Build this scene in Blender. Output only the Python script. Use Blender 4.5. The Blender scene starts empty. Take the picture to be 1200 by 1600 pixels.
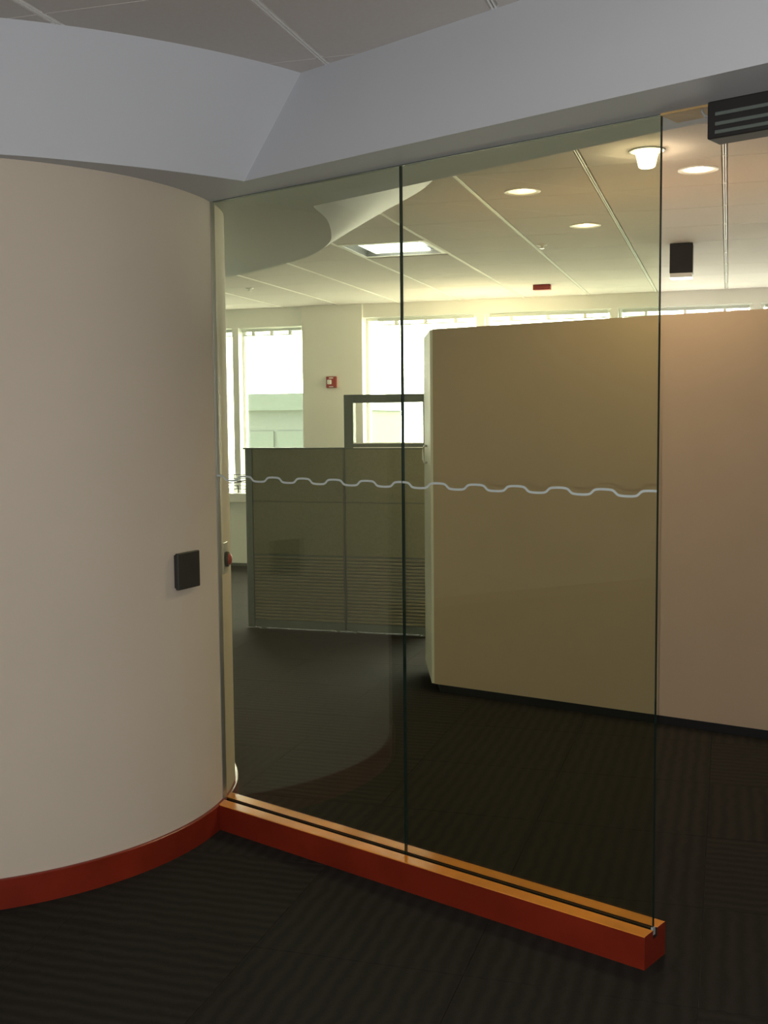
import bpy, bmesh, math, random
from mathutils import Vector, Matrix
random.seed(4)
sin, cos, pi = math.sin, math.cos, math.pi
S = bpy.context.scene
COL = S.collection

# ------------------------------------------------------------------ camera
EYE = 1.4905
PITCH, ROLL, FPX = -0.0812, -0.0093, 1753.4
cam_d = bpy.data.cameras.new('camera')
cam = bpy.data.objects.new('camera', cam_d)
COL.objects.link(cam)
S.camera = cam
cam_d.sensor_fit = 'VERTICAL'
cam_d.sensor_height = 36.0
cam_d.lens = FPX * 36.0 / 1600.0
cam_d.clip_start = 0.02
_c, _s = cos(PITCH), sin(PITCH)
_r, _u, _f = Vector((1, 0, 0)), Vector((0, -_s, _c)), Vector((0, _c, _s))
_R = _r * cos(ROLL) + _u * sin(ROLL)
_U = _u * cos(ROLL) - _r * sin(ROLL)
M = Matrix((_R, _U, -_f)).transposed().to_4x4()
M.translation = Vector((0, 0, EYE))
cam.matrix_world = M

# frames: a yaw a gives n = (cos a, -sin a) as local x and t = (sin a, cos a) as local y
GRID = 0.2973            # ceiling grid, far wall, desk screens
GLASS, GLASS_OFF = -0.878, 2.7573
PART, PART_OFF = -0.9886, 5.2264
CEIL = 2.637
SOFF = 2.2742
FARB = 10.64

def gw(a, b, z=0.0):     # grid coordinates -> world
    return Vector((a * cos(GRID) + b * sin(GRID), -a * sin(GRID) + b * cos(GRID), z))

# ------------------------------------------------------------------ world, sun, lights, exposure
S.view_settings.view_transform = 'Standard'
S.view_settings.look = 'None'
S.view_settings.gamma = 1.0
S.view_settings.use_curve_mapping = False
S.view_settings.exposure = 0.0

W = bpy.data.worlds.new('sky')
S.world = W
W.use_nodes = True
wn = W.node_tree
bg = wn.nodes['Background']
# bright hazy white around the sun's side of the sky, blue and dimmer on the side away from it
tc = wn.nodes.new('ShaderNodeTexCoord')
dp = wn.nodes.new('ShaderNodeVectorMath'); dp.operation = 'DOT_PRODUCT'
sun_side = gw(-0.25, 1.0).normalized()
dp.inputs[1].default_value = sun_side
mr = wn.nodes.new('ShaderNodeMapRange')
mr.inputs['From Min'].default_value = -1.0
mr.inputs['From Max'].default_value = 1.0
rp = wn.nodes.new('ShaderNodeValToRGB')
wn.links.new(tc.outputs['Generated'], dp.inputs[0])
wn.links.new(dp.outputs['Value'], mr.inputs['Value'])
wn.links.new(mr.outputs[0], rp.inputs[0])
rp.color_ramp.elements[0].position = 0.15
rp.color_ramp.elements[0].color = (0.086, 0.096, 0.120, 1)
rp.color_ramp.elements[1].position = 0.9
rp.color_ramp.elements[1].color = (1.0, 0.97, 0.84, 1)
wn.links.new(rp.outputs[0], bg.inputs[0])
bg.inputs[1].default_value = 21.5

sd = bpy.data.lights.new('sun', 'SUN')
sd.energy = 60.0
sd.angle = 0.01
sd.color = (1.0, 0.95, 0.86)
sun = bpy.data.objects.new('sun', sd)
COL.objects.link(sun)
sdir = gw(1.0, -0.92) + Vector((0, 0, -0.76))
sun.rotation_euler = sdir.to_track_quat('-Z', 'Y').to_euler()

def portal(a0, a1, b, z0, z1, facing):
    l = bpy.data.lights.new('window_portal', 'AREA')
    l.shape = 'RECTANGLE'
    l.size, l.size_y = abs(a1 - a0), z1 - z0
    l.cycles.is_portal = True
    o = bpy.data.objects.new('window_portal', l)
    COL.objects.link(o)
    o.location = gw((a0 + a1) / 2, b, (z0 + z1) / 2)
    o.rotation_euler = gw(0, facing).to_track_quat('-Z', 'Y').to_euler()
portal(-5.6, 2.7, 10.84, 0.76, 2.5, -1)
portal(-1.6, 3.4, -3.7, 0.8, 2.4, 1)

# the camera's own small flash, just below the lens of the turned camera
fl = bpy.data.lights.new('camera_flash', 'POINT')
fl.energy = 135.0
fl.shadow_soft_size = 0.001
fl.color = (1.0, 0.95, 0.88)
flo = bpy.data.objects.new('camera_flash', fl)
COL.objects.link(flo)
flo.location = (-0.01, 0.03, EYE - 0.038)

# ------------------------------------------------------------------ materials
def mat(name, col, rough=0.6, spec=0.4, metal=0.0, noise=0.0, nscale=8.0, bump=0.0, bscale=200.0, emit=None, estr=0.0):
    m = bpy.data.materials.new(name)
    m.use_nodes = True
    nt = m.node_tree
    p = nt.nodes['Principled BSDF']
    p.inputs['Base Color'].default_value = (*col, 1)
    p.inputs['Roughness'].default_value = rough
    p.inputs['Specular IOR Level'].default_value = spec
    p.inputs['Metallic'].default_value = metal
    co = nt.nodes.new('ShaderNodeTexCoord')
    if noise:
        n = nt.nodes.new('ShaderNodeTexNoise')
        n.inputs['Scale'].default_value = nscale
        n.inputs['Detail'].default_value = 4
        nt.links.new(co.outputs['Object'], n.inputs['Vector'])
        r = nt.nodes.new('ShaderNodeValToRGB')
        r.color_ramp.elements[0].position = 0.3
        r.color_ramp.elements[1].position = 0.7
        r.color_ramp.elements[0].color = (*[c * (1 - noise) for c in col], 1)
        r.color_ramp.elements[1].color = (*[min(1, c * (1 + noise)) for c in col], 1)
        nt.links.new(n.outputs['Fac'], r.inputs[0])
        nt.links.new(r.outputs[0], p.inputs['Base Color'])
    if bump:
        n2 = nt.nodes.new('ShaderNodeTexNoise')
        n2.inputs['Scale'].default_value = bscale
        nt.links.new(co.outputs['Object'], n2.inputs['Vector'])
        b = nt.nodes.new('ShaderNodeBump')
        b.inputs['Strength'].default_value = bump
        b.inputs['Distance'].default_value = 0.002
        nt.links.new(n2.outputs['Fac'], b.inputs['Height'])
        nt.links.new(b.outputs[0], p.inputs['Normal'])
    if emit:
        p.inputs['Emission Color'].default_value = (*emit, 1)
        p.inputs['Emission Strength'].default_value = estr
    return m

def glass_mat(name, tint, ior=1.5):
    m = bpy.data.materials.new(name)
    m.use_nodes = True
    nt = m.node_tree
    nt.nodes.clear()
    out = nt.nodes.new('ShaderNodeOutputMaterial')
    tr = nt.nodes.new('ShaderNodeBsdfTransparent')
    tr.inputs[0].default_value = (*tint, 1)
    gl = nt.nodes.new('ShaderNodeBsdfGlossy')
    gl.inputs['Roughness'].default_value = 0.0
    gl.inputs[0].default_value = (0.95, 1.0, 0.96, 1)
    ge = nt.nodes.new('ShaderNodeNewGeometry')
    dt = nt.nodes.new('ShaderNodeVectorMath'); dt.operation = 'DOT_PRODUCT'
    nt.links.new(ge.outputs['Normal'], dt.inputs[0]); nt.links.new(ge.outputs['Incoming'], dt.inputs[1])
    ab = nt.nodes.new('ShaderNodeMath'); ab.operation = 'ABSOLUTE'
    nt.links.new(dt.outputs['Value'], ab.inputs[0])
    om = nt.nodes.new('ShaderNodeMath'); om.operation = 'SUBTRACT'; om.inputs[0].default_value = 1.0
    nt.links.new(ab.outputs[0], om.inputs[1])
    pw = nt.nodes.new('ShaderNodeMath'); pw.operation = 'POWER'; pw.inputs[1].default_value = 5.0
    nt.links.new(om.outputs[0], pw.inputs[0])
    ma = nt.nodes.new('ShaderNodeMath'); ma.operation = 'MULTIPLY_ADD'
    ma.inputs[1].default_value = 0.96; ma.inputs[2].default_value = 0.04
    nt.links.new(pw.outputs[0], ma.inputs[0])
    mx = nt.nodes.new('ShaderNodeMixShader')
    nt.links.new(ma.outputs[0], mx.inputs[0])
    nt.links.new(tr.outputs[0], mx.inputs[1])
    nt.links.new(gl.outputs[0], mx.inputs[2])
    nt.links.new(mx.outputs[0], out.inputs[0])
    return m

def carpet_mat():
    m = bpy.data.materials.new('carpet')
    m.use_nodes = True
    nt = m.node_tree
    p = nt.nodes['Principled BSDF']
    p.inputs['Roughness'].default_value = 0.95
    p.inputs['Specular IOR Level'].default_value = 0.15
    co = nt.nodes.new('ShaderNodeTexCoord')
    mp = nt.nodes.new('ShaderNodeMapping')
    nt.links.new(co.outputs['Object'], mp.inputs[0])
    w = nt.nodes.new('ShaderNodeTexWave')
    w.wave_type = 'BANDS'; w.bands_direction = 'X'
    w.inputs['Scale'].default_value = 6.4
    w.inputs['Distortion'].default_value = 3.0
    w.inputs['Detail'].default_value = 3.0
    w.inputs['Detail Scale'].default_value = 1.6
    nt.links.new(mp.outputs[0], w.inputs[0])
    n = nt.nodes.new('ShaderNodeTexNoise')
    n.inputs['Scale'].default_value = 260.0
    nt.links.new(mp.outputs[0], n.inputs[0])
    mm = nt.nodes.new('ShaderNodeMath'); mm.operation = 'MULTIPLY_ADD'
    mm.inputs[1].default_value = 0.55
    nt.links.new(w.outputs['Fac'], mm.inputs[0])
    m3 = nt.nodes.new('ShaderNodeMath'); m3.operation = 'MULTIPLY'; m3.inputs[1].default_value = 0.5
    nt.links.new(n.outputs['Fac'], m3.inputs[0])
    nt.links.new(m3.outputs[0], mm.inputs[2])
    r = nt.nodes.new('ShaderNodeValToRGB')
    r.color_ramp.elements[0].position = 0.2
    r.color_ramp.elements[1].position = 0.85
    r.color_ramp.elements[0].color = (0.014, 0.0125, 0.010, 1)
    r.color_ramp.elements[1].color = (0.0225, 0.0195, 0.0155, 1)
    nt.links.new(mm.outputs[0], r.inputs[0])
    nt.links.new(r.outputs[0], p.inputs['Base Color'])
    b = nt.nodes.new('ShaderNodeBump')
    b.inputs['Strength'].default_value = 0.5
    b.inputs['Distance'].default_value = 0.004
    nt.links.new(mm.outputs[0], b.inputs['Height'])
    nt.links.new(b.outputs[0], p.inputs['Normal'])
    return m

MT = dict(
    wall=mat('wall_paint', (0.56, 0.485, 0.385), 0.7, 0.25, noise=0.02, nscale=2.0, bump=0.12, bscale=120),
    white=mat('white_paint', (0.54, 0.555, 0.575), 0.6, 0.3, noise=0.012, nscale=2.0, bump=0.08, bscale=120),
    cream=mat('cream_paint', (0.93, 0.93, 0.87), 0.6, 0.3, noise=0.012, nscale=2.0, bump=0.08, bscale=120),
    tile=mat('ceiling_tile', (0.62, 0.585, 0.55), 0.9, 0.15, noise=0.02, nscale=60, bump=0.2, bscale=400),
    tee=mat('tee_metal', (0.90, 0.89, 0.85), 0.45, 0.5, noise=0.01),
    slot=mat('tee_slot_shade', (0.10, 0.10, 0.10), 0.8, 0.2, noise=0.05),  # slot bottom made dark, its shadow put into the colour
    carpet=carpet_mat(),
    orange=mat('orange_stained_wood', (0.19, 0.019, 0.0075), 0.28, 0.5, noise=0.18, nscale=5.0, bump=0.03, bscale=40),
    orange_top=mat('orange_wood_lit_top', (0.66, 0.23, 0.02), 0.14, 1.0, noise=0.15, nscale=5.0),  # top face of the same wood, brightened in colour for light falling on it
    groove=mat('groove_liner', (0.02, 0.012, 0.008), 0.6, 0.3, noise=0.1),
    glass=glass_mat('green_tinted_glass', (0.90, 0.925, 0.84)),
    clear=glass_mat('clear_glass', (0.97, 0.98, 0.97)),
    edge=mat('glass_edge', (0.012, 0.03, 0.022), 0.08, 0.9, noise=0.1),
    frost=mat('frosted_line', (0.50, 0.56, 0.54), 0.8, 0.2, noise=0.03, nscale=40),
    chan=mat('aluminium', (0.62, 0.60, 0.55), 0.3, 0.5, metal=0.9, noise=0.03),
    beige=mat('beige_laminate', (0.48, 0.36, 0.24), 0.6, 0.3, noise=0.02, nscale=3, bump=0.05),
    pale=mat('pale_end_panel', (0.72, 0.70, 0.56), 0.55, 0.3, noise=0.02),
    black=mat('black_vinyl', (0.012, 0.012, 0.013), 0.5, 0.4, noise=0.1),
    blk=mat('black_plastic', (0.018, 0.016, 0.015), 0.55, 0.4, noise=0.1),
    plate=mat('dark_bronze', (0.035, 0.034, 0.028), 0.45, 0.4, metal=0.2, noise=0.15, nscale=6),
    fabric=mat('grey_green_fabric', (0.18, 0.18, 0.125), 0.95, 0.1, noise=0.08, nscale=90, bump=0.35, bscale=500),
    rib=mat('ribbed_vinyl', (0.19, 0.175, 0.12), 0.5, 0.35, noise=0.05),
    trim=mat('grey_metal_trim', (0.115, 0.135, 0.118), 0.45, 0.4, noise=0.05),
    red=mat('red_plastic', (0.36, 0.045, 0.035), 0.4, 0.4, noise=0.05),
    lens=mat('white_lens', (0.85, 0.85, 0.82), 0.2, 0.5, noise=0.02),
    greyl=mat('grey_lens', (0.35, 0.36, 0.34), 0.4, 0.4, noise=0.05),
    wood=mat('bare_wood', (0.50, 0.33, 0.13), 0.6, 0.3, noise=0.2, nscale=14),
    bulb=mat('bulb', (1, 1, 1), 0.3, 0.3, emit=(1.0, 0.80, 0.55), estr=22.0),
    cup=mat('lamp_glass', (1, 1, 1), 0.3, 0.3, emit=(1.0, 0.80, 0.50), estr=5.0),
    reflector=mat('reflector', (0.80, 0.74, 0.55), 0.3, 0.5, noise=0.02),
    diff=mat('diffuser', (0.9, 0.9, 0.88), 0.4, 0.3, emit=(0.97, 1.0, 0.95), estr=3.0),
    steel=mat('perforated_steel', (0.30, 0.31, 0.29), 0.45, 0.5, noise=0.08),
    blind=mat('blind_slat', (0.62, 0.66, 0.62), 0.5, 0.3, noise=0.03),
    winframe=mat('window_frame', (0.90, 0.90, 0.86), 0.5, 0.3, noise=0.02),
    bld=mat('hazy_concrete', (0.27, 0.29, 0.24), 0.8, 0.2, noise=0.04),
    bld2=mat('hazy_glass_band', (0.23, 0.26, 0.205), 0.4, 0.4, noise=0.04),
    ground=mat('ground', (0.16, 0.17, 0.14), 0.9, 0.2, noise=0.1, nscale=0.3),
)

# ------------------------------------------------------------------ helpers
def link(name, me, parent=None):
    o = bpy.data.objects.new(name, me)
    COL.objects.link(o)
    if parent is not None:
        o.parent = parent
    return o

def tag(o, label=None, cat=None, group=None, kind=None):
    if label: o['label'] = label
    if cat: o['category'] = cat
    if group: o['group'] = group
    if kind: o['kind'] = kind
    return o

def empty(name, loc, yaw, label, cat, group=None, kind=None):
    o = bpy.data.objects.new(name, None)
    COL.objects.link(o)
    o.empty_display_size = 0.05
    o.location = loc
    o.rotation_euler = (0, 0, -yaw)
    return tag(o, label, cat, group, kind)

class MB:
    def __init__(s): s.bm = bmesh.new()
    def box(s, x0, x1, y0, y1, z0, z1, bev=0.0, mi=0, seg=2):
        bm = bmesh.new()
        bmesh.ops.create_cube(bm, size=1)
        for v in bm.verts:
            v.co = Vector((x0 + (v.co.x + .5) * (x1 - x0), y0 + (v.co.y + .5) * (y1 - y0), z0 + (v.co.z + .5) * (z1 - z0)))
        if bev:
            bmesh.ops.bevel(bm, geom=bm.edges[:], offset=bev, segments=seg, affect='EDGES', profile=0.5)
        s._add(bm, mi); return s
    def _add(s, bm, mi):
        base = {}
        for v in bm.verts: base[v] = s.bm.verts.new(v.co)
        for f in bm.faces:
            try:
                g = s.bm.faces.new([base[v] for v in f.verts]); g.material_index = mi; g.smooth = f.smooth
            except ValueError: pass
        bm.free()
    def lathe(s, prof, seg=32, cx=0, cy=0, mi=0, smooth=True, scale=(1, 1)):
        rings = []
        for r, z in prof:
            rings.append([s.bm.verts.new((cx + r * scale[0] * cos(2*pi*i/seg), cy + r * scale[1] * sin(2*pi*i/seg), z)) for i in range(seg)])
        for k in range(len(rings) - 1):
            for i in range(seg):
                f = s.bm.faces.new([rings[k][i], rings[k][(i+1) % seg], rings[k+1][(i+1) % seg], rings[k+1][i]])
                f.smooth = smooth; f.material_index = mi
        return rings
    def cap(s, ring, mi=0):
        f = s.bm.faces.new(ring); f.material_index = mi
    def tube(s, pts, r, seg=8, mi=0):
        rings = []
        pts = [Vector(p) for p in pts]
        for i, p in enumerate(pts):
            d = (pts[min(i+1, len(pts)-1)] - pts[max(i-1, 0)]).normalized()
            up = Vector((0, 0, 1)) if abs(d.z) < .9 else Vector((1, 0, 0))
            e1 = d.cross(up).normalized(); e2 = d.cross(e1)
            rings.append([s.bm.verts.new(p + r * (e1 * cos(2*pi*k/seg) + e2 * sin(2*pi*k/seg))) for k in range(seg)])
        for k in range(len(rings) - 1):
            for i in range(seg):
                f = s.bm.faces.new([rings[k][i], rings[k][(i+1) % seg], rings[k+1][(i+1) % seg], rings[k+1][i]]); f.smooth = True; f.material_index = mi
        s.cap(rings[0][::-1], mi); s.cap(rings[-1], mi)
        return s
    def prism(s, poly, z0, z1, mi=0):
        a = [s.bm.verts.new((x, y, z0)) for x, y in poly]
        b = [s.bm.verts.new((x, y, z1)) for x, y in poly]
        n = len(poly)
        for i in range(n):
            s.bm.faces.new([a[i], a[(i+1) % n], b[(i+1) % n], b[i]]).material_index = mi
        s.bm.faces.new(a[::-1]).material_index = mi
        s.bm.faces.new(b).material_index = mi
        return s
    def mesh(s, name, mats, recalc=True):
        if recalc: bmesh.ops.recalc_face_normals(s.bm, faces=s.bm.faces[:])
        me = bpy.data.meshes.new(name)
        s.bm.to_mesh(me); s.bm.free()
        for m in (mats if isinstance(mats, (list, tuple)) else [mats]):
            me.materials.append(MT[m])
        return me
    def build(s, name, mats, parent=None, loc=None, rot=None):
        o = link(name, s.mesh(name, mats), parent)
        if loc is not None: o.location = loc
        if rot is not None: o.rotation_euler = rot
        return o

def copy_tree(src, parent=None):
    c = src.copy(); COL.objects.link(c)
    if parent is not None: c.parent = parent
    for ch in list(src.children): copy_tree(ch, c)
    return c

def in_view(p, mx=60):
    q = cam.matrix_world.inverted() @ Vector(p)
    if q.z > -0.3: return False
    X, Y = 600 + FPX * q.x / -q.z, 800 - FPX * q.y / -q.z
    return -mx < X < 1200 + mx and -mx < Y < 1600 + mx

# ------------------------------------------------------------------ setting: floor
A0, A1, B0, B1 = -6.0, 4.3, -3.5, FARB
O = (0, 0, 0)
fl_e = empty('floor', O, GRID, 'dark brown striped carpet tile floor running through both rooms', 'floor', kind='structure')
MB().box(A0, A1, B0, B1, -0.12, -0.007).build('subfloor', 'black', fl_e)
CT = 0.61
def tile_mesh(sz, th, bev):
    m = MB(); h = sz/2
    bm = bmesh.new()
    vb = [bm.verts.new((x*h, y*h, -th)) for x, y in ((-1,-1),(1,-1),(1,1),(-1,1))]
    vm = [bm.verts.new((x*h, y*h, -bev)) for x, y in ((-1,-1),(1,-1),(1,1),(-1,1))]
    hh = h - bev
    vt = [bm.verts.new((x*hh, y*hh, 0)) for x, y in ((-1,-1),(1,-1),(1,1),(-1,1))]
    for lo, hi in ((vb, vm), (vm, vt)):
        for i in range(4): bm.faces.new([lo[i], lo[(i+1)%4], hi[(i+1)%4], hi[i]])
    bm.faces.new(vt)
    m._add(bm, 0)
    return m
ct_me = tile_mesh(CT - 0.001, 0.006, 0.0012).mesh('carpet_tile', 'carpet')
seen, rest = [], []
i0 = int((A0 + 1.27) / CT) - 1
for i in range(-8, 10):
    for j in range(-11, 14):
        a, b = -1.27 + (i + .5) * CT, 2.84 + (j + .5) * CT
        if a - CT/2 < A0 or a + CT/2 > A1 + .3 or b - CT/2 < B0 - .3 or b + CT/2 > B1 + .3: continue
        turn = 0 if i in (0, 1) else (1 if i < 0 and (i + j) % 3 else (i + j) % 2)
        vis = any(in_view(gw(a + x, b + y, 0), 10) for x in (-.3, 0, .3) for y in (-.3, 0, .3))
        (seen if vis else rest).append((a, b, turn))
seen.sort(key=lambda t: t[1])
rest += seen[298:]
for a, b, t in seen[:298]:
    o = link('carpet_tile', ct_me, fl_e)
    o.location = (a, b, 0)
    o.rotation_euler = (0, 0, t * pi/2 + random.choice((0, pi)))
m = MB()
for a, b, t in rest: m.box(a - CT/2 + .0005, a + CT/2 - .0005, b - CT/2 + .0005, b + CT/2 - .0005, -.006, 0)
tag(m.build('carpet_tile', 'carpet', fl_e), kind='stuff')

# ------------------------------------------------------------------ setting: ceiling
ce = empty('ceiling', (0, 0, CEIL), GRID, 'ceiling of square pale acoustic tiles in a slotted metal grid', 'ceiling', kind='structure')
MB().box(A0 - .1, A1 + .1, B0 - .15, B1 + .2, 0.05, 0.15).build('ceiling_slab', 'white', ce)
OA, OB, CS = -1.2521, 5.2724, 0.61
LIGHTS = [(-0.35, 5.05, 'cup'), (-0.15, 5.51, 'can'), (-1.01, 5.73, 'can'), (-0.83, 6.85, 'can')]
TROF = (-2, 3)
HR = 0.078
def ctile(sz, hole=None):
    h = sz/2; bm = bmesh.new(); th = 0.018; e = 0.007
    sq = ((-1,-1),(1,-1),(1,1),(-1,1))
    if hole is None:
        bot = [bm.verts.new((x*(h-e), y*(h-e), 0)) for x, y in sq]
        bm.faces.new(bot)
        outer = bot
    else:
        hx, hy = hole; n = 32
        inner, outer = [], []
        for k in range(n):
            t = 2*pi*(k + .5)/n
            inner.append(bm.verts.new((hx + HR*cos(t), hy + HR*sin(t), 0)))
        for k in range(n):
            t = 2*pi*(k + .5)/n; c, s_ = cos(t), sin(t)
            lim = []
            if c > 1e-9: lim.append((h-e-hx)/c)
            if c < -1e-9: lim.append((-(h-e)-hx)/c)
            if s_ > 1e-9: lim.append((h-e-hy)/s_)
            if s_ < -1e-9: lim.append((-(h-e)-hy)/s_)
            q = min(lim); outer.append([hx + q*c, hy + q*s_])
        for x, y in sq:       # snap the nearest sample to each corner
            k = min(range(n), key=lambda i: (outer[i][0]-x*(h-e))**2 + (outer[i][1]-y*(h-e))**2)
            outer[k] = [x*(h-e), y*(h-e)]
        outer = [bm.verts.new((x, y, 0)) for x, y in outer]
        for k in range(n):
            bm.faces.new([inner[k], inner[(k+1)%n], outer[(k+1)%n], outer[k]])
        up = [bm.verts.new((v.co.x, v.co.y, th)) for v in inner]
        for k in range(n): bm.faces.new([inner[k], inner[(k+1)%n], up[(k+1)%n], up[k]])
    n = len(outer)
    up = [bm.verts.new((v.co.x*(h/(h-e)), v.co.y*(h/(h-e)), th)) for v in outer]
    for k in range(n): bm.faces.new([outer[k], outer[(k+1)%n], up[(k+1)%n], up[k]])
    for v in bm.verts:      # the joints across the main tees are tight hairlines
        if abs(v.co.y) > h - .0005: v.co.y = math.copysign(CS/2 - .0004, v.co.y)
        elif abs(v.co.y) > h - e - .0005: v.co.y = math.copysign(CS/2 - .0022, v.co.y)
    m = MB(); m._add(bm, 0); return m
tile_me = ctile(CS - 0.016).mesh('ceiling_tile', 'tile')
seen, rest = [], []
for i in range(-8, 10):
    for j in range(-15, 9):
        a, b = OA + (i + .5) * CS, OB + (j + .5) * CS
        if a - .3 < A0 or a + .3 > A1 + .2 or b - .3 < B0 - .2 or b > B1: continue
        if (i, j) == TROF: continue
        hole = [(l[0] - a, l[1] - b) for l in LIGHTS if abs(l[0]-a) < .3 and abs(l[1]-b) < .3]
        if hole:
            o = ctile(CS - 0.016, hole[0]).build('ceiling_tile', 'tile', ce, loc=(a, b, 0)); continue
        vis = any(in_view(gw(a + x, b + y, CEIL), 10) for x in (-.3, 0, .3) for y in (-.3, 0, .3))
        (seen if vis else rest).append((a, b))
seen.sort(key=lambda t: t[1])
rest += seen[290:]
for a, b in seen[:290]:
    o = link('ceiling_tile', tile_me, ce); o.location = (a, b, 0)
m = MB()
for a, b in rest: m.box(a - .297, a + .297, b - .297, b + .297, 0, .018)
tag(m.build('ceiling_tile', 'tile', ce), kind='stuff')
# main tees: two thin flanges with a slot between them
m = MB()
L = B1 - B0
m.box(-.0075, -.0025, 0, L, -.001, .02, mi=0); m.box(.0025, .0075, 0, L, -.001, .02, mi=0); m.box(-.0025, .0025, 0, L, .006, .02, mi=1)
main_me = m.mesh('ceiling_tee', ['tee', 'slot'])
for i in range(-7, 10):
    a = OA + i * CS
    if A0 < a < A1:
        o = link('ceiling_tee', main_me, ce); o.location = (a, B0, 0)
m = MB(); m.box(0, A1 - A0, -.006, .006, .0015, .02)
cross_me = m.mesh('cross_tee', 'tile')
for j in range(-14, 9):
    b = OB + j * CS
    if b < B1:
        o = link('cross_tee', cross_me, ce); o.location = (A0, b, 0)

# ------------------------------------------------------------------ setting: outer walls
WH = CEIL + .1
wr = MB().box(-.15, 0, -.3, B1 - B0 + .3, -.15, WH).build('wall_left', 'greyl'); wr.location = gw(A0, B0); wr.rotation_euler = (0, 0, -GRID)
tag(wr, 'plain grey wall far to the left, hidden behind the round wall', 'wall', kind='structure')
wr = MB().box(0, .15, -.3, B1 - B0 + .3, -.15, WH).build('wall_right', 'white'); wr.location = gw(A1, B0); wr.rotation_euler = (0, 0, -GRID)
tag(wr, 'plain white wall closing the office on the right, outside the picture', 'wall', kind='structure')
we = empty('wall_front', gw(0, B0), GRID, 'white wall with a wide window behind the viewer', 'wall', kind='structure')
MB().box(A0, A1, -.2, 0, -.15, .8).box(A0, A1, -.2, 0, 2.4, WH).box(A0, -1.6, -.2, 0, .8, 2.4).box(3.4, A1, -.2, 0, .8, 2.4).build('wall_panel', 'white', we)

wb = empty('wall_back', gw(0, FARB), GRID, 'cream window wall at the far end of the office', 'wall', kind='structure')
MB().box(A0, A1, 0, .22, -.15, .66).build('apron_wall', 'cream', wb)
MB().box(A0, -4.095, 0, .22, 2.447, WH).box(-3.459, A1, .0, .22, 2.505, WH).build('header', 'cream', wb)
MB().box(-4.095, -3.459, -.03, .26, 0, WH, bev=.004).build('pier', 'cream', wb)
MB().box(A0, -5.6, 0, .22, .66, 2.447).box(2.75, A1, 0, .22, .66, 2.505).build('end_pier', 'cream', wb)
m = MB()
for a in (-4.66, -4.2, -5.3, -2.9, -1.6, -.3, 1.0, 2.3): m.box(a-.004, a+.004, -.006, 0, .05, .64)
m.box(A0, -4.1, -.01, 0, 0, .03).box(-3.45, A1, -.01, 0, 0, .03).build('joint_cover', 'trim', wb)
sl = MB().box(-5.6, -4.1, -.07, .12, .665, .76, bev=.006).box(-3.455, 2.75, -.07, .12, .665, .76, bev=.006).build('trim_1', 'winframe')
sl.location = gw(0, FARB); sl.rotation_euler = (0, 0, -GRID)
tag(sl, 'sunlit white ledge running under the far windows', 'window ledge', kind='structure')

wins = [(-5.6, -4.87, 2.447), (-4.80, -4.095, 2.447), (-3.459, -2.313, 2.505), (-2.238, -1.047, 2.505), (-.985, .2, 2.505), (.265, 1.45, 2.505), (1.515, 2.75, 2.505)]
wlab = ['bright far window at the left edge, mostly hidden by the round wall',
        'bright far window left of the red wall alarm with a pale building outside',
        'tall white far window right of the wall alarm, behind the framed desk screen',
        'far window whose top strip shows above the beige divider near its left end',
        'far window whose top strip shows above the beige divider just left of the glass edge',
        'far window with only a thin top strip above the divider right of the glass edge',
        'far window hidden behind the beige divider beyond the frame']
for k, (a0, a1, zt) in enumerate(wins):
    w = empty('window_%d' % (k + 1), gw(a0, FARB, .76), GRID, wlab[k], 'window', kind='structure')
    wd, ht = a1 - a0, zt - .76
    f = .028
    MB().box(0, wd, .10, .15, 0, f, bev=.003).box(0, wd, .10, .15, ht - f, ht, bev=.003).box(0, f, .10, .15, f, ht - f, bev=.003).box(wd - f, wd, .10, .15, f, ht - f, bev=.003).build('window_frame', 'winframe', w)
    MB().box(f, wd - f, .122, .128, f, ht - f).build('pane', 'clear', w)
    if k and wins[k-1][1] > a0 - .2:
        pass
# mullions between neighbouring windows
n = 1
for k in range(1, len(wins)):
    g0, g1 = wins[k-1][1], wins[k][0]
    if g1 - g0 < .2:
        o = MB().box(g0, g1, .0, .2, .76, max(wins[k][2], wins[k-1][2]), bev=.003).build('trim_%d' % (n + 1), 'winframe')
        o.location = gw(0, FARB); o.rotation_euler = (0, 0, -GRID)
        tag(o, ['white upright between the two leftmost far windows', 'white upright above the left part of the beige divider',
                'white upright above the divider just left of the glass edge', 'white upright right of the glass edge, behind the divider',
                'white upright hidden behind the right end of the divider'][n-1], 'mullion', kind='structure')
        n += 1
# raised blinds
def blind(a0, a1, zt, label, full):
    b = empty('window_blind', gw((a0+a1)/2, FARB + .06, zt), GRID, label, 'window blind', 'raised blinds at the far windows')
    h = (a1 - a0)/2 - .02
    MB().box(-h, h, -.02, .02, -.032, -.004, bev=.003).build('headrail', 'blind', b)
    for q in range(5):
        o = MB().box(-h + .01, h - .01, -.014, .014, -.0385 - q*.0055, -.0365 - q*.0055).build('slat', 'blind', b)
    MB().box(-h + .01, h - .01, -.014, .014, -.074, -.064, bev=.002).build('bottom_rail', 'blind', b)
    for t in (-.62, .0, .62): MB().box(t*h - .012, t*h + .012, -.017, .017, -.076, -.006).build('ladder_tape', 'winframe', b)
    if full: MB().tube([(-h + .22*2*h, -.024, -.03), (-h + .22*2*h, -.024, -.69)], .004).build('wand', 'blind', b)
blind(-5.6, -4.87, 2.44, 'raised blind at the leftmost sliver of far window', False)
blind(-4.80, -4.11, 2.44, 'raised blind at the top of the window with a building outside', False)
blind(-3.34, -2.33, 2.50, 'raised blind with hanging wand at the window behind the framed desk screen', True)
blind(-2.22, -1.06, 2.50, 'raised blind above the left part of the beige divider', False)
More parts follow.
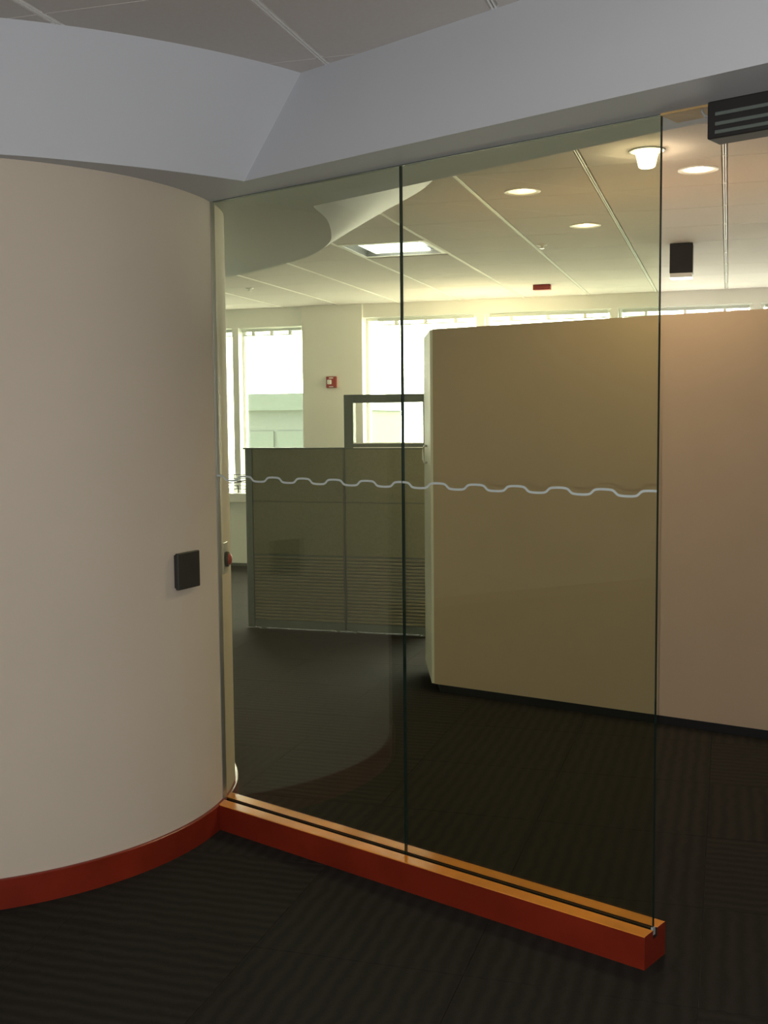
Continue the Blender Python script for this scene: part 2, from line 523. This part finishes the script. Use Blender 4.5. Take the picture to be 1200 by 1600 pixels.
blind(-.97, .19, 2.50, 'raised blind above the divider just left of the glass edge', False)
blind(.28, 1.44, 2.50, 'raised blind in the thin strip right of the glass edge', False)

# ------------------------------------------------------------------ outside
g = MB().box(-60, 60, 12, 90, -.3, 0).build('ground', 'ground'); g.location = (0, 0, -5); g.rotation_euler = (0, 0, -GRID)
tag(g, 'pale ground far below outside the windows', 'ground', kind='structure')
bl = empty('office_building', gw(-9, 38, -5), GRID, 'hazy pale green building with banded storeys seen through the left far window', 'building')
MB().box(-7.9, -4.3, 0, 8, 0, 6.9).build('wall', 'bld', bl)
MB().box(-8.0, -4.2, -.3, 8, 6.9, 7.5).build('roof_edge', 'bld2', bl)
for q, z in enumerate((0.7, 2.2, 3.7, 5.4)):
    for r_ in range(3):
        w = MB().box(-7.8 + r_*1.15, -6.8 + r_*1.15, -.06, .02, z, z + .75).build('window', 'bld2', bl)

# ------------------------------------------------------------------ round wall, its skirting
DC, DR = Vector((-1.56, 4.25)), 0.965
dw = empty('wall_center', (DC.x, DC.y, 0), 0, 'off-white round wall curving away at the left, beside the glass', 'wall', kind='structure')
m = MB(); m.lathe([(DR, 0), (DR, SOFF + .05)], seg=160); m.build('wall_shell', 'wall', dw)
m = MB()
bh, bt = 0.094, 0.012
m.lathe([(DR, 0), (DR + bt, 0), (DR + bt, bh - .003), (DR + bt - .003, bh), (DR, bh)], seg=160, smooth=False)
bbd = m.build('baseboard_center', 'orange'); bbd.location = (DC.x, DC.y, 0)
for p in bbd.data.polygons: p.use_smooth = True
_sh = bbd.data.attributes.new('sharp_edge', 'BOOLEAN', 'EDGE')
for e in bbd.data.edges:
    va, vb_ = (bbd.data.vertices[i].co for i in e.vertices)
    _sh.data[e.index].value = abs(va.z - vb_.z) < 1e-4 and abs(math.hypot(va.x, va.y) - math.hypot(vb_.x, vb_.y)) < 1e-4
tag(bbd, 'orange stained wooden skirting curving round the foot of the off-white wall', 'baseboard', kind='structure')

# ------------------------------------------------------------------ bulkhead over the glass and around the round wall
def cr(P, per):
    out = []
    for i in range(1, len(P) - 2):
        p0, p1, p2, p3 = P[i-1], P[i], P[i+1], P[i+2]
        for k in range(per):
            t = k/per
            out.append(tuple(.5*((2*p1[d]) + (-p0[d]+p2[d])*t + (2*p0[d]-5*p1[d]+4*p2[d]-p3[d])*t*t + (-p0[d]+3*p1[d]-3*p2[d]+p3[d])*t**3) for d in (0, 1)))
    out.append(tuple(P[-2])); return out
ringP = [(-.25, 3.95), (-.249, 4.177), (-.212, 4.45), (-.21, 4.78), (-.235, 5.05), (-.33, 5.38), (-.50, 5.70), (-.82, 6.14), (-1.3, 6.48), (-1.95, 6.55), (-2.6, 6.25),
         (-3.1, 5.55), (-3.25, 4.75), (-2.95, 3.95), (-2.4, 3.42), (-1.8, 3.27), (-1.4, 3.285), (-1.11, 3.345), (-.86, 3.46), (-.66, 3.58), (-.446, 3.74), (-.25, 3.9)]
rb = cr(ringP, 6)
TC, TR = Vector((-1.77, 5.233)), 2.083
# the matching upper edge: same number of points round a wider circle, from the far straight run to the near one
t_s = math.atan2(4.03 - TC.y, -.10 - TC.x); t_e = math.atan2(3.809 - TC.y, -.24 - TC.x)
span = (t_e - t_s) % (2*pi)
cum = [0]
for i in range(1, len(rb)): cum.append(cum[-1] + math.dist(rb[i], rb[i-1]))
# parametrise by the bottom point's bearing from the circle centre so the face stays radial
brg = [math.atan2(y - TC.y, x - TC.x) for x, y in rb]
un = [brg[0]]
for b_ in brg[1:]:
    d = (b_ - un[-1] + pi) % (2*pi) - pi; un.append(un[-1] + d)
f0, f1 = un[0], un[-1]
rt = []
for u_ in un:
    t = t_s + (u_ - f0) / (f1 - f0) * span
    rt.append((TC.x + TR*cos(t), TC.y + TR*sin(t)))
nd = Vector((.861 + .446, 2.562 - 3.74)).normalized()
nR = Vector((.861, 2.562)) + nd * 4.4
tn = Vector((.416 + .24, 3.175 - 3.809)).normalized()
nRt = Vector((.416, 3.175)) + tn * 5.0
fd = Vector((.989 + .249, 2.935 - 4.177)).normalized()
fR = Vector((.989, 2.935)) + fd * 4.6
bot = [(p[0], p[1]) for p in rb] + [tuple(nR), tuple(fR)]
top = [(p[0], p[1]) for p in rt] + [tuple(nRt), tuple(fR)]
bm = bmesh.new()
vb = [bm.verts.new((x, y, SOFF)) for x, y in bot]
vt = [bm.verts.new((x, y, CEIL + .03)) for x, y in top]
n = len(vb)
for i in range(n):
    f = bm.faces.new([vb[i], vb[(i+1) % n], vt[(i+1) % n], vt[i]])
    f.smooth = i < len(rb) - 1
bm.faces.new(vb); bm.faces.new(vt[::-1])
bmesh.ops.recalc_face_normals(bm, faces=bm.faces[:])
for e in bm.edges:
    hz = abs((e.verts[0].co - e.verts[1].co).z) < 1e-4
    if hz: e.smooth = False
me = bpy.data.meshes.new('bulkhead'); bm.to_mesh(me); bm.free(); me.materials.append(MT['white'])
bk = link('trim_7', me)
tag(bk, 'white dropped bulkhead above the glass, flaring in a curve over the round wall', 'bulkhead', kind='structure')

# full-height walls that carry on the line of the glass outside the picture
def gl_pt(x, u, z=0): return Vector((x*cos(GLASS) + u*sin(GLASS), -x*sin(GLASS) + u*cos(GLASS), z))
o = MB().box(-.06, .06, -3.45, .33, 0, SOFF + .01).build('trim_8', 'white'); o.location = gl_pt(GLASS_OFF, 0); o.rotation_euler = (0, 0, -GLASS)
tag(o, 'white wall on the far side of the door opening, outside the picture', 'wall', kind='structure')
o = MB().box(-.06, .06, 4.45, 7.6, 0, CEIL).build('trim_9', 'white'); o.location = gl_pt(GLASS_OFF, 0); o.rotation_euler = (0, 0, -GLASS)  # added out of sight to keep far-room light from leaking in
tag(o, 'unseen white wall added behind the round wall to block light', 'wall', kind='structure')

# ------------------------------------------------------------------ glass screen
ZS = 0.0937
U1, U2, U3 = 1.3417, 2.2086, 3.073
gs = empty('glass_partition', gl_pt(GLASS_OFF, U1), GLASS, 'frameless green tinted glass screen with a frosted wavy line, standing in an orange sill', 'glass partition')
def pane(u0, u1):
    T = .006
    m = MB()
    bm = bmesh.new(); bmesh.ops.create_cube(bm, size=1)
    for v in bm.verts:
        v.co = Vector((v.co.x*2*T, u0 + (v.co.y+.5)*(u1-u0), ZS - .022 + (v.co.z+.5)*(SOFF + .008 - ZS + .022)))
    faces = [f for f in bm.faces]
    mp = {}
    for v in bm.verts: mp[v] = m.bm.verts.new(v.co)
    for f in faces:
        g_ = m.bm.faces.new([mp[v] for v in f.verts]); g_.material_index = 0 if abs(f.normal.x) > .9 else 1
    return m
o = pane(0, U2 - U1 - .0015).build('glass_pane', ['glass', 'edge'], gs)
o = pane(U2 - U1 + .0015, U3 - U1 + .01).build('glass_pane', ['glass', 'edge'], gs)
# frosted wave, laid on the near face of the panes
def wave_strip(u0, u1):
    m = MB(); N = int((u1 - u0) / .004)
    P = []
    for i in range(N + 1):
        u = u0 + (u1 - u0) * i / N; U = u + U1
        ph = 2*pi*(U - 1.641)/.1425 + pi/2
        s_ = sin(ph)
        z = 1.289 + .0066*math.tanh(3.2*s_)/math.tanh(3.2) + (.0018*abs(s_) if s_ > 0 else -.0018*abs(s_))
        P.append((u, z))
    h = .0033
    rows = []
    for i, (u, z) in enumerate(P):
        a, b = P[max(0, i-1)], P[min(N, i+1)]
        d = Vector((b[0]-a[0], b[1]-a[1])).normalized(); nx, nz = -d.y*h, d.x*h
        if abs(nz) < .0020: nz = .0020
        rows.append([m.bm.verts.new((x_, u + sg*nx, z + sg*nz)) for x_, sg in ((-.0072, 1), (-.0072, -1), (-.006, -1), (-.006, 1))])
    for i in range(N):
        for k in range(4):
            m.bm.faces.new([rows[i][k], rows[i][(k+1) % 4], rows[i+1][(k+1) % 4], rows[i+1][k]])
    return m
tag(wave_strip(0, U2 - U1 - .002).build('frosted_line', 'frost', gs), 'frosted white wavy line')
tag(wave_strip(U2 - U1 + .002, U3 - U1 - .002).build('frosted_line', 'frost', gs), 'frosted white wavy line')
tag(MB().box(-.008, .008, -.003, .004, ZS - .018, ZS + .004, bev=.0015).build('end_clip', 'greyl', gs), 'small metal clip')
MB().box(-.007, .007, 0, U3 - U1 - .01, SOFF - .003, SOFF + .004).build('head_channel', 'trim', gs)
MB().box(-.010, .010, U3 - U1 - .001, U3 - U1 + .006, ZS, SOFF, bev=.001).build('wall_channel', 'chan', gs)

sill = empty('orange_sill', gl_pt(GLASS_OFF, U1), GLASS, 'long orange wooden sill block on the carpet carrying the glass screen', 'sill')
W2 = .0625
m = MB()
LE = U3 - U1 + .06
bm = bmesh.new()
prof = [(-W2, 0), (W2, 0), (W2, ZS - .002), (W2 - .002, ZS), (.0125, ZS), (.0125, ZS - .024), (-.0125, ZS - .024), (-.0125, ZS), (-W2 + .002, ZS), (-W2, ZS - .002)]
a = [bm.verts.new((x, -.006, z)) for x, z in prof]
b = [bm.verts.new((x, LE, z)) for x, z in prof]
for i in range(len(prof)): bm.faces.new([a[i], a[(i+1) % len(prof)], b[(i+1) % len(prof)], b[i]])
bm.faces.new(a[::-1]); bm.faces.new(b)
m._add(bm, 0)
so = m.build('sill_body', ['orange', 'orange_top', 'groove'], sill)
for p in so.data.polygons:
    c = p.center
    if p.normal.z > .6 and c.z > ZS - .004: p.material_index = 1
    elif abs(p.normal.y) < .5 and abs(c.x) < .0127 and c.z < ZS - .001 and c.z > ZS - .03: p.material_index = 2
MB().box(-.0123, -.0064, .012, LE - .05, ZS - .0238, ZS - .004).box(.0064, .0123, .012, LE - .05, ZS - .0238, ZS - .004).build('gasket', 'groove', sill)

# ------------------------------------------------------------------ magnetic lock under the header
ml = empty('magnetic_lock', gl_pt(GLASS_OFF, 1.205, SOFF), GLASS, 'black door lock bar with grey stripes hanging under the header at top right', 'door lock')
tag(MB().box(-.03, .045, -.52, 0, -.092, 0, bev=.004).build('lock_body', 'blk', ml))
for z in (-.034, -.058, -.078):
    tag(MB().box(-.0345, -.029, -.52, -.022, z - .0045, z + .0045, bev=.0015).build('stripe', 'trim', ml), 'grey metal stripe')
tag(MB().box(-.012, .085, .0, .135, -.006, 0, bev=.001).build('backing_plate', 'wood', ml), 'bare tan wooden plate')
MB().tube([(.0, -.001, -.03), (.0, .018, -.026), (.004, .028, -.012), (.004, .03, -.003)], .0035).build('cable', 'greyl', ml)

# ------------------------------------------------------------------ push plate and button on the round wall
def on_drum(name, th, z, label, cat):
    t = math.radians(th)
    e = bpy.data.objects.new(name, None); COL.objects.link(e)
    e.location = (DC.x + DR*cos(t), DC.y + DR*sin(t), z)
    e.rotation_euler = (0, 0, t)     # local x points out of the wall
    return tag(e, label, cat)
pp = on_drum('push_plate', -25.4, .985, 'dark square wall plate on the round wall left of the glass', 'wall plate')
MB().box(-.004, .006, -.058, .058, -.057, .057, bev=.003).build('back_box', 'blk', pp)
MB().box(.006, .020, -.064, .064, -.063, .063, bev=.004, seg=3).build('face_plate', 'plate', pp)
bt_ = on_drum('exit_button', -4.2, .985, 'slim metal wall plate with a red button, on the round wall behind the glass', 'push button')
MB().box(-.004, .004, -.036, .036, -.058, .058, bev=.002).build('wall_plate', 'chan', bt_)
m = MB(); r0 = m.lathe([(.0, .022), (.017, .020), (.022, .014), (.022, 0)], seg=28); 
tag(m.build('button', 'red', bt_, loc=(.004, 0, -.006), rot=(0, pi/2, 0)), 'red button')
m = MB(); m.lathe([(.022, 0), (.029, 0), (.029, .009), (.024, .012), (.022, .009)], seg=28)
m.build('button_collar', 'blk', bt_, loc=(.004, 0, -.006), rot=(0, pi/2, 0))

# ------------------------------------------------------------------ beige divider
def pa_pt(x, u, z=0): return Vector((x*cos(PART) + u*sin(PART), -x*sin(PART) + u*cos(PART), z))
P1 = pa_pt(PART_OFF, 3.135); P2 = Vector((.243, 6.69, 0))
nrm = pa_pt(1, 0); al = pa_pt(0, 1)
def par(x, u): q = pa_pt(PART_OFF + x, u); return (q.x, q.y)
back_off = (P2 - P1).dot(nrm)
ptw = empty('room_divider', (P1.x, P1.y, 0), 0, 'tall plain beige divider standing on a black base behind the glass', 'divider')
def rel(l): return [(x - P1.x, y - P1.y) for x, y in l]
ZP = 1.978
e1 = P1 - al*.0; 
u_end = -1.05
front = [par(0, 3.135 - .016), par(0, u_end), par(back_off, u_end)]
P2i = P2 - al*.022
MB().prism(rel([front[0], front[1], front[2], (P2i.x, P2i.y)]), .045, ZP).build('panel', 'beige', ptw)
# paler end face, a thin slab along P1-P2
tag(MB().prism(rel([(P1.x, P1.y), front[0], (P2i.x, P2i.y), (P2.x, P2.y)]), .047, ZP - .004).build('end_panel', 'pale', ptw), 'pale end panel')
MB().prism(rel([par(.012, 3.09), par(.012, u_end + .02), par(back_off - .03, u_end + .02), ((P2 - al*.08 - nrm*.04).x, (P2 - al*.08 - nrm*.04).y)]), 0, .046).build('base', 'black', ptw)
hd = (P2 - P1).normalized()
hp = P1 + hd*.30
hx = -al
m = MB(); q = Vector((hp.x - P1.x, hp.y - P1.y, 1.25)) + al*.002
m.tube([q, q + al*.018 , q + al*.026 + Vector((0, 0, .02)), q + al*.026 + Vector((0, 0, .075)), q + al*.018 + Vector((0, 0, .095)), q + Vector((0, 0, .095))], .006)
tag(m.build('handle', 'chan', ptw), 'small metal handle')

# ------------------------------------------------------------------ desk screens
CB = 7.4042
def screen(a0, a1, ztop, label, windowed, endcap):
    e = empty('desk_screen', gw(a0, CB), GRID, label, 'desk screen', 'desk screens behind the glass')
    w = a1 - a0
    D = .055
    x0 = .07 if endcap else .001
    # metal carcass
    MB().box(x0, w + .001, .004, D - .004, .03, 1.298 if not windowed else 1.30).build('frame', 'trim', e)
    rows = [(.926, 1.296), (.545, .920)]
    for z0, z1 in rows:
        MB().box(x0 + .004, w - .008, -.004, .006, z0, z1, bev=.002).build('fabric_panel', 'fabric', e)
        MB().box(x0 + .004, w - .008, D - .006, D + .004, z0, z1, bev=.002).build('fabric_panel', 'fabric', e)
    ribm = MB().box(x0 + .006, w - .010, -.008, .005, 0, .0165, bev=.004, seg=2).mesh('rib', 'rib')
    for q in range(20):
        r_ = link('rib', ribm, e); r_.location = (0, 0, .072 + q*.0233)
    MB().box(x0, w - .004, -.002, D, .014, .066, bev=.002).build('skirt', 'trim', e)
    MB().box(x0 if not endcap else 0, w, -.006, D + .006, 1.296, 1.306, bev=.002).build('top_cap', 'trim', e) if not windowed else None
    for fx in (x0 + .06, w - .07):
        m = MB(); m.lathe([(.0, 0), (.022, 0), (.022, .006), (.008, .012), (.008, .035)], seg=16)
        m.build('foot', 'trim', e, loc=(fx, .01, 0))
    if endcap:
        n_ = 14; m = MB()
        poly = [(.068, -.004)] + [(.068 - .062*sin(pi*k/n_)**.7 - .0, D/2 - (D/2 + .004)*cos(pi*k/n_)) for k in range(1, n_)] + [(.068, D + .004)]
        m.prism(poly, .01, 1.303)
        tag(m.build('end_cap', 'trim', e), 'rounded grey end post')
    if windowed:
        x1 = w; zt = ztop
        m = MB()
        m.box(0, .068, -.004, D + .004, 1.30, zt, bev=.002)
        m.box(x1 - .05, x1, -.004, D + .004, 1.30, zt, bev=.002)
        m.box(.068, x1 - .05, -.004, D + .004, 1.615, zt, bev=.002)
        m.box(.068, x1 - .05, -.004, D + .004, 1.30, 1.335, bev=.002)
        tag(m.build('window_frame', 'trim', e))
        MB().box(.06, x1 - .04, D/2 - .002, D/2 + .002, 1.33, 1.62).build('pane', 'clear', e)
        MB().box(.068, x1 - .05, -.008, -.003, 1.333, 1.340).box(.068, x1 - .05, -.008, -.003, 1.303, 1.309).build('glazing_bead', 'winframe', e)
    return e
screen(-3.322, -2.556, 1.305, 'lower grey-green desk screen with a rounded left end post', False, True)
screen(-2.553, -1.935, 1.672, 'taller grey-green desk screen with a small framed window on top', True, False)
# wire rack and cable on the far ledge
cr_ = empty('cable_rack', gw(-5.02, FARB - .01, .76), GRID, 'small pale wire rack with a dark cable on the far window ledge', 'wire rack')
m = MB()
for z in (.04, .075, .11, .15, .19): m.tube([(-.15, 0, z), (.30, 0, z)], .005)
for x in (-.15, .0, .15, .30): m.tube([(x, 0, 0), (x, 0, .20)], .006)
m.build('wire_frame', 'greyl', cr_)
tag(MB().tube([(-.16, -.02, .14), (-.05, -.02, .105), (.06, -.02, .098), (.17, -.02, .11), (.30, -.02, .135)], .006).build('cable', 'blk', cr_), 'dark cable')
tag(MB().tube([(.205, -.03, .17), (.200, -.03, .145), (.206, -.03, .12)], .005).tube([(.200, -.03, .08), (.207, -.03, .04), (.205, -.03, .004)], .006).build('cable', 'blk', cr_), 'short dark hanging cable')
tag(MB().box(.045, .085, -.02, -.006, .045, .085, bev=.004).build('socket_box', 'greyl', cr_))

# ------------------------------------------------------------------ red alarms
al_ = empty('wall_alarm', gw(-3.78, FARB - .03, 1.877), GRID, 'small square red fire alarm with a white lens on the cream pier', 'fire alarm')
MB().box(-.054, .054, -.028, 0, -.056, .056, bev=.006).build('body', 'red', al_)
tag(MB().box(-.040, .006, -.044, -.026, -.022, .026, bev=.008).build('lens', 'lens', al_), 'white strobe lens')
for z in (-.046, .040):
    tag(MB().box(-.022, .022, -.0295, -.0275, z - .004, z + .006).build('marking', 'lens', al_), 'small white marking')
tag(MB().box(.012, .036, -.031, -.0275, -.026, .026, bev=.002).build('grille', 'red', al_))
rs = empty('ceiling_alarm', gw(-1.54, 9.71, CEIL), GRID, 'small red alarm box on the ceiling beyond the round lights', 'fire alarm')
MB().box(-.075, .075, -.035, .035, -.045, 0, bev=.005).build('body', 'red', rs)
MB().box(-.05, .05, -.041, -.034, -.036, -.010, bev=.003).build('lens', 'red', rs)

# ------------------------------------------------------------------ ceiling speaker
spk = empty('ceiling_speaker', gw(-.31, 7.80, CEIL), GRID, 'black box fitting with a grey underside hanging from the ceiling right of the glass', 'ceiling fixture')
m = MB()
m.box(-.074, .074, -.074, .074, -.196, -.004, bev=.004)
m.build('housing', 'blk', spk)
tag(MB().box(-.071, .071, -.071, .071, -.224, -.195, bev=.003).build('diffuser', 'lens', spk), 'grey underside')
MB().box(-.05, .05, -.05, .05, -.006, 0).build('mount', 'blk', spk)

# ------------------------------------------------------------------ recessed lights
labs = ['round ceiling light with a glowing glass cup hanging below it', 'round recessed ceiling light right of the glass edge, with a bright bulb',
        'dim round recessed ceiling light, leftmost of the round lights', 'small bright round recessed light, furthest of the round lights']
for (a, b, kind), lb in zip(LIGHTS, labs):
    e = empty('recessed_light', gw(a, b, CEIL), GRID, lb, 'ceiling light', 'round recessed lights' )
    R_ = .076 if kind == 'cup' else .092
    m = MB(); m.lathe([(.066, .004), (.068, -.002), (R_ - .006, -.005), (R_, -.003), (R_, 0.0)], seg=48)
    m.build('trim_ring', 'tee', e)
    dim = lb.startswith('dim')
    m = MB(); rr = m.lathe([(.067, .0), (.066, .02), (.060, .06), (.048, .10), (.03, .118)], seg=40); m.cap(rr[-1])
    m.build('reflector', 'reflector', e)
    if kind == 'cup':
        m = MB(); rr = m.lathe([(.056, .004), (.050, -.012), (.044, -.03), (.037, -.062), (.035, -.068), (.028, -.072)], seg=40); m.cap(rr[-1])
        tag(m.build('lamp_glass', 'cup', e), 'glowing white glass cup')
        z_l, pw = -.10, 2.0
    else:
        m = MB(); rr = m.lathe([(.012, .10), (.016, .06), (.026, .034), (.024, .016), (.014, .008), (.003, .006)], seg=20, cx=.012); m.cap(rr[0])
        tag(m.build('bulb', 'bulb', e), 'glowing bulb')
        z_l, pw = -.012, (24.0 if dim else 50.0)
    l = bpy.data.lights.new('lamp_light', 'POINT' if kind == 'cup' else 'SPOT'); l.energy = pw
    if kind != 'cup': l.spot_size = 2.5; l.spot_blend = .6
    l.energy = pw; l.color = (1.0, .78, .5); l.shadow_soft_size = .012
    lo = bpy.data.objects.new('lamp_light', l); COL.objects.link(lo); lo.parent = e; lo.location = (0.0, 0, z_l)
    if kind == 'cup':
        l2 = bpy.data.lights.new('lamp_downlight', 'SPOT'); l2.energy = 30; l2.color = l.color; l2.spot_size = 2.6; l2.spot_blend = .5; l2.shadow_soft_size = .03
        lo = bpy.data.objects.new('lamp_downlight', l2); COL.objects.link(lo); lo.parent = e; lo.location = (0, 0, -.08)

# ------------------------------------------------------------------ troffer
ta, tb = OA + (TROF[0] + .5)*CS, OB + (TROF[1] + .5)*CS - .07
tr = empty('square_ceiling_light', gw(ta, tb, CEIL), GRID, 'square recessed ceiling light with a bright white panel, left of the glass joint', 'ceiling light')
h = CS/2 - .006
m = MB()
m.box(-h, h, -h, -h + .03, -.003, .03).box(-h, h, h - .03, h, -.003, .03).box(-h, -h + .03, -h + .03, h - .03, -.003, .03).box(h - .03, h, -h + .03, h - .03, -.003, .03)
m.build('frame', 'tee', tr)
m = MB()
hh = h - .03
bm = bmesh.new()
lo_ = [bm.verts.new((x*hh, y*hh, 0)) for x, y in ((-1,-1),(1,-1),(1,1),(-1,1))]
hi_ = [bm.verts.new((x*hh, y*hh, .10)) for x, y in ((-1,-1),(1,-1),(1,1),(-1,1))]
for i in range(4): bm.faces.new([lo_[i], hi_[i], hi_[(i+1)%4], lo_[(i+1)%4]])
bm.faces.new(hi_)
m._add(bm, 0)
m.build('housing', 'steel', tr)
MB().box(-hh + .07, hh - .07, -hh + .02, hh - .03, .012, .03, bev=.006).build('diffuser', 'diff', tr)

# ------------------------------------------------------------------ sprinklers
for a, b, lb in ((-1.19, 7.49, 'small white sprinkler head on the ceiling above the beige divider'), (-3.95, 9.01, 'small white sprinkler head on the far left ceiling beside the round wall')):
    e = empty('sprinkler', gw(a, b, CEIL), GRID, lb, 'sprinkler', 'ceiling sprinklers')
    m = MB(); r_ = m.lathe([(.036, 0), (.034, -.006), (.014, -.010), (.010, -.022)], seg=24); m.cap(r_[-1]); m.build('escutcheon', 'tee', e)
    m = MB(); r_ = m.lathe([(.016, -.024), (.016, -.027)], seg=16); m.cap(r_[0]); m.cap(r_[1]); m.build('deflector', 'chan', e)
    MB().tube([(-.010, 0, -.018), (-.012, 0, -.026)], .002, 6).tube([(.010, 0, -.018), (.012, 0, -.026)], .002, 6).build('arm', 'chan', e)

# ------------------------------------------------------------------ uplighter standing behind the divider
ul = empty('floor_uplighter', gw(-2.15, 10.0), GRID, 'warm floor uplighter standing hidden behind the beige divider', 'floor lamp')
m = MB(); r_ = m.lathe([(.15, 0), (.15, .015), (.02, .03)], seg=32); m.cap(r_[0]); m.cap(r_[-1]); m.build('base', 'blk', ul)
MB().tube([(0, 0, .02), (0, 0, 1.78)], .012).build('pole', 'blk', ul)
m = MB(); r_ = m.lathe([(.03, 1.77), (.09, 1.79), (.13, 1.84), (.125, 1.845), (.085, 1.80), (.03, 1.785)], seg=32); m.cap(r_[0]); m.cap(r_[-1]); m.build('bowl', 'tee', ul)
l = bpy.data.lights.new('uplight', 'POINT'); l.energy = 36; l.color = (1.0, .78, .50); l.shadow_soft_size = .05
lo = bpy.data.objects.new('uplight', l); COL.objects.link(lo); lo.parent = ul; lo.location = (0, 0, 1.91)
